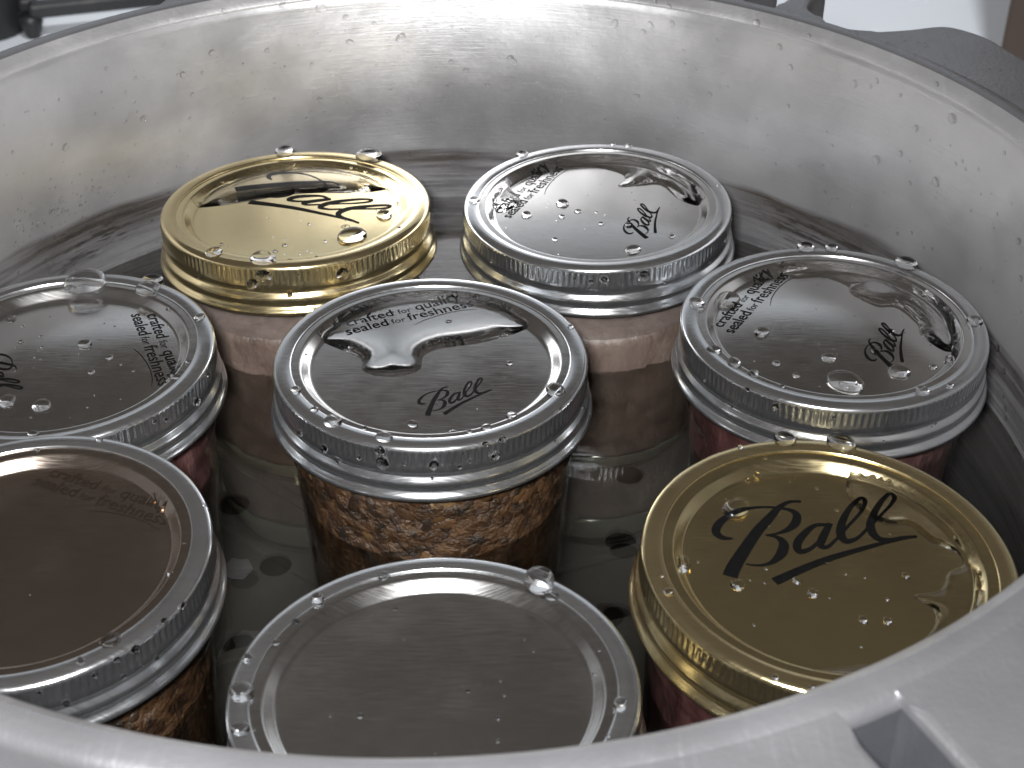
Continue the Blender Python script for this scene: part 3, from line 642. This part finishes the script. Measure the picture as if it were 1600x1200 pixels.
# fine spray too small to pick apart
def spray(name, places, label):
    vs, fs = [], []
    prof = [(math.cos(u), math.sin(u)*.55) for u in (0, .5, 1.0, 1.4)]
    uv, uf = revolve(prof, 8, cap_first=True, cap_last=True)
    for mat in places:
        b = len(vs); vs += [(mat @ (Vector(v)*S))/S for v in uv]; fs += [tuple(i+b for i in f) for f in uf]
    o = obj(name, mesh(name, vs, fs), 'bead_water' if name != 'lid_spray' else 'drop_water'); o['kind'] = 'stuff'; tag(o, label, 'droplets')
pl = []
for k in range(520):
    a = random.uniform(math.radians(-15), math.radians(195)); z = random.uniform(-38, 29); r = random.choice((.25, .3, .35, .45, .6))
    pl.append(put_drop(WM, ((RW-.03)*math.cos(a), (RW-.03)*math.sin(a), z), (-math.cos(a), -math.sin(a), 0), r))
for k in range(90):           # the wetter patches
    a = math.radians(random.gauss(142, 3.5)); z = random.gauss(-13, 6)
    pl.append(put_drop(WM, ((RW-.03)*math.cos(a), (RW-.03)*math.sin(a), z), (-math.cos(a), -math.sin(a), 0), random.uniform(.25, .6)))
spray('wall_spray', pl, 'fine spray of tiny droplets all over the inner wall of the pot')
pl = []
for k in JAR:
    nn = {'F': 10, 'LF': 8, 'C': 16}.get(k, 26)
    for j in range(nn):
        a = random.random()*2*PI; r = math.sqrt(random.random())*31
        pl.append(put_drop(JM[k], (r*math.cos(a), r*math.sin(a), lidz(r, JAR[k][7])), (0, 0, 1), random.uniform(.15, .4)))
    for j in range(16):
        a = random.uniform(PI, 2*PI); z = random.uniform(-14, -2)
        rr_ = 43.2 if z > -8 else 43.6
        pl.append(put_drop(JM[k], (rr_*math.cos(a), rr_*math.sin(a), z), (math.cos(a), math.sin(a), 0), random.uniform(.2, .55)))
spray('lid_spray', pl, 'fine spray of tiny droplets over the lids and screw bands')
pl = []
for k in range(46):
    a = math.radians(random.uniform(20, 46)); r = random.uniform(RI+2, RO+ (18 if 27 < math.degrees(a) < 39 else -2))
    pl.append(put_drop(WM, (r*math.cos(a), r*math.sin(a), ZR+.0), (0, 0, 1), random.uniform(.25, .8)))
spray('rim_spray', pl, 'fine spray of droplets on the flat top of the pot rim and bracket')

# ------------------------------------------------------------------ water in the pot
ZW = -40.0
st = 2.4; n = int(2*RW/st)+2; vid = {}; vs, fs = [], []
cents = []
for k in JAR:                 # where each jar passes through the surface
    p = (JM[k] @ Vector((0, 0, ZW*S)))/S; cents.append((p.x-PC[0], p.y-PC[1]))
def wh(x, y):
    return .1*noise.noise(Vector((x*.02, y*.02, 0)))
def vert(i, j):
    if (i, j) not in vid:
        x, y = -RW-1+i*st, -RW-1+j*st; r = math.hypot(x, y)
        if r > RW+.4: x *= (RW+.4)/r; y *= (RW+.4)/r
        vid[(i, j)] = len(vs); vs.append((x, y, ZW+wh(x, y)))
    return vid[(i, j)]
for i in range(n):
    for j in range(n):
        x, y = -RW-1+(i+.5)*st, -RW-1+(j+.5)*st
        if math.hypot(x, y) > RW+1.2 or any(math.hypot(x-cx, y-cy) < 36.4 for cx, cy in cents): continue
        fs.append((vert(i, j), vert(i+1, j), vert(i+1, j+1), vert(i, j+1)))
wo = obj('water', mesh('water', vs, fs), 'pool_water', None, WM); wo['kind'] = 'structure'

# ------------------------------------------------------------------ around the pot
fl = bpy.data.meshes.new('label_scrap')
pts = [(0, .6), (3, -.8), (7.2, -1), (8.4, 1.2), (10, 4), (9.0, 6.4), (7.5, 9), (4.6, 8.7), (1.5, 9.5), (.3, 7.1), (-2, 5), (-.6, 3.1)]
me = prism('pale_flake', [((x-4)*.85, (y-4)*.85) for x, y in pts], 0, .8, .2)
bpy.data.meshes.remove(fl)
tag(obj('pale_flake', me, 'pale_flake', None, T(-86.4, 7.4, -119.0)), 'small pale grey flake lying on the rack under water', 'flake')

def hit(px, py, z):
    d = ray(px, py); return CAM+d*((z-CAM.z)/d.z)
def grate(A, B, size, label):
    # cast iron burner grate: its front bar runs from corner A to corner B
    u = Vector((B.x-A.x, B.y-A.y, 0)).normalized(); vv = Vector((-u.y, u.x, 0))
    mw = Matrix((u, vv, Vector((0, 0, 1)))).transposed().to_4x4(); mw.translation = mm(A.x, A.y, -ZL)
    g = tag(empty('burner_grate', mw), label, 'grate', 'burner grates on the stove top')
    hz0, hz1, t_ = 14, 24, 12
    for a, b, name in (((0, -t_/2), (size, t_/2), 'bar'), ((0, size-t_/2), (size, size+t_/2), 'bar'), ((-t_/2, t_/2+.5), (t_/2, size-t_/2-.5), 'bar'), ((size-t_/2, t_/2+.5), (size+t_/2, size-t_/2-.5), 'bar'),
                       ((size/2-5, t_/2+.5), (size/2+5, size*.38), 'finger'), ((size/2-5, size*.62), (size/2+5, size-t_/2-.5), 'finger'), ((t_/2+.5, size/2-5), (size*.38, size/2+5), 'finger'), ((size*.62, size/2-5), (size-t_/2-.5, size/2+5), 'finger')):
        obj(name, box_mesh(name, (*a, hz0), (*b, hz1), 2.5), 'black_iron', g)
    for x, y in ((0, 0), (size, 0), (0, size), (size, size)):
        vs, fs = revolve([(4, .1), (5, 2), (8, 11), (8, 15)], 14, cap_first=True, cap_last=True)
        obj('foot', mesh('foot', [(p[0]+x, p[1]+y, p[2]) for p in vs], [f[::-1] for f in fs]), 'black_iron', g)
    return g
A, B = hit(45, 18, -ZL+18), hit(330, -12, -ZL+18)
grate(A, B, 230, 'black cast iron burner grate standing free on the white stove top')
grate(Vector((PC[0]-115, PC[1]-115, 0)), Vector((PC[0]+115, PC[1]-115, 0)), 230, 'black cast iron burner grate under the big pot').location.z = (ZL-140-24-.2)*S-0.0
tool = tag(obj('black_pan', mesh('black_pan', *(lambda r: (r[0], [f[::-1] for f in r[1]]))(revolve([(34, 0), (36, 2), (37, 20), (36, 120)], 32, cap_first=True, cap_last=True))), 'black_iron', None, T(*(lambda h: (h.x, h.y, h.z))(hit(-30, 40, -ZL)))), 'black pan side standing beside the free burner grate', 'pan')
p = hit(1548, 150, -ZL)
me = box_mesh('cabinet', (0, 0, 0), (420, 500, 620), 3)
tag(obj('cabinet', me, 'brown_wood', None, Matrix.Translation(mm(p.x, p.y, -ZL)) @ Matrix.Rotation(math.radians(-27), 4, 'Z')), 'dark brown cabinet side standing beyond the handle bracket of the pot', 'cabinet')
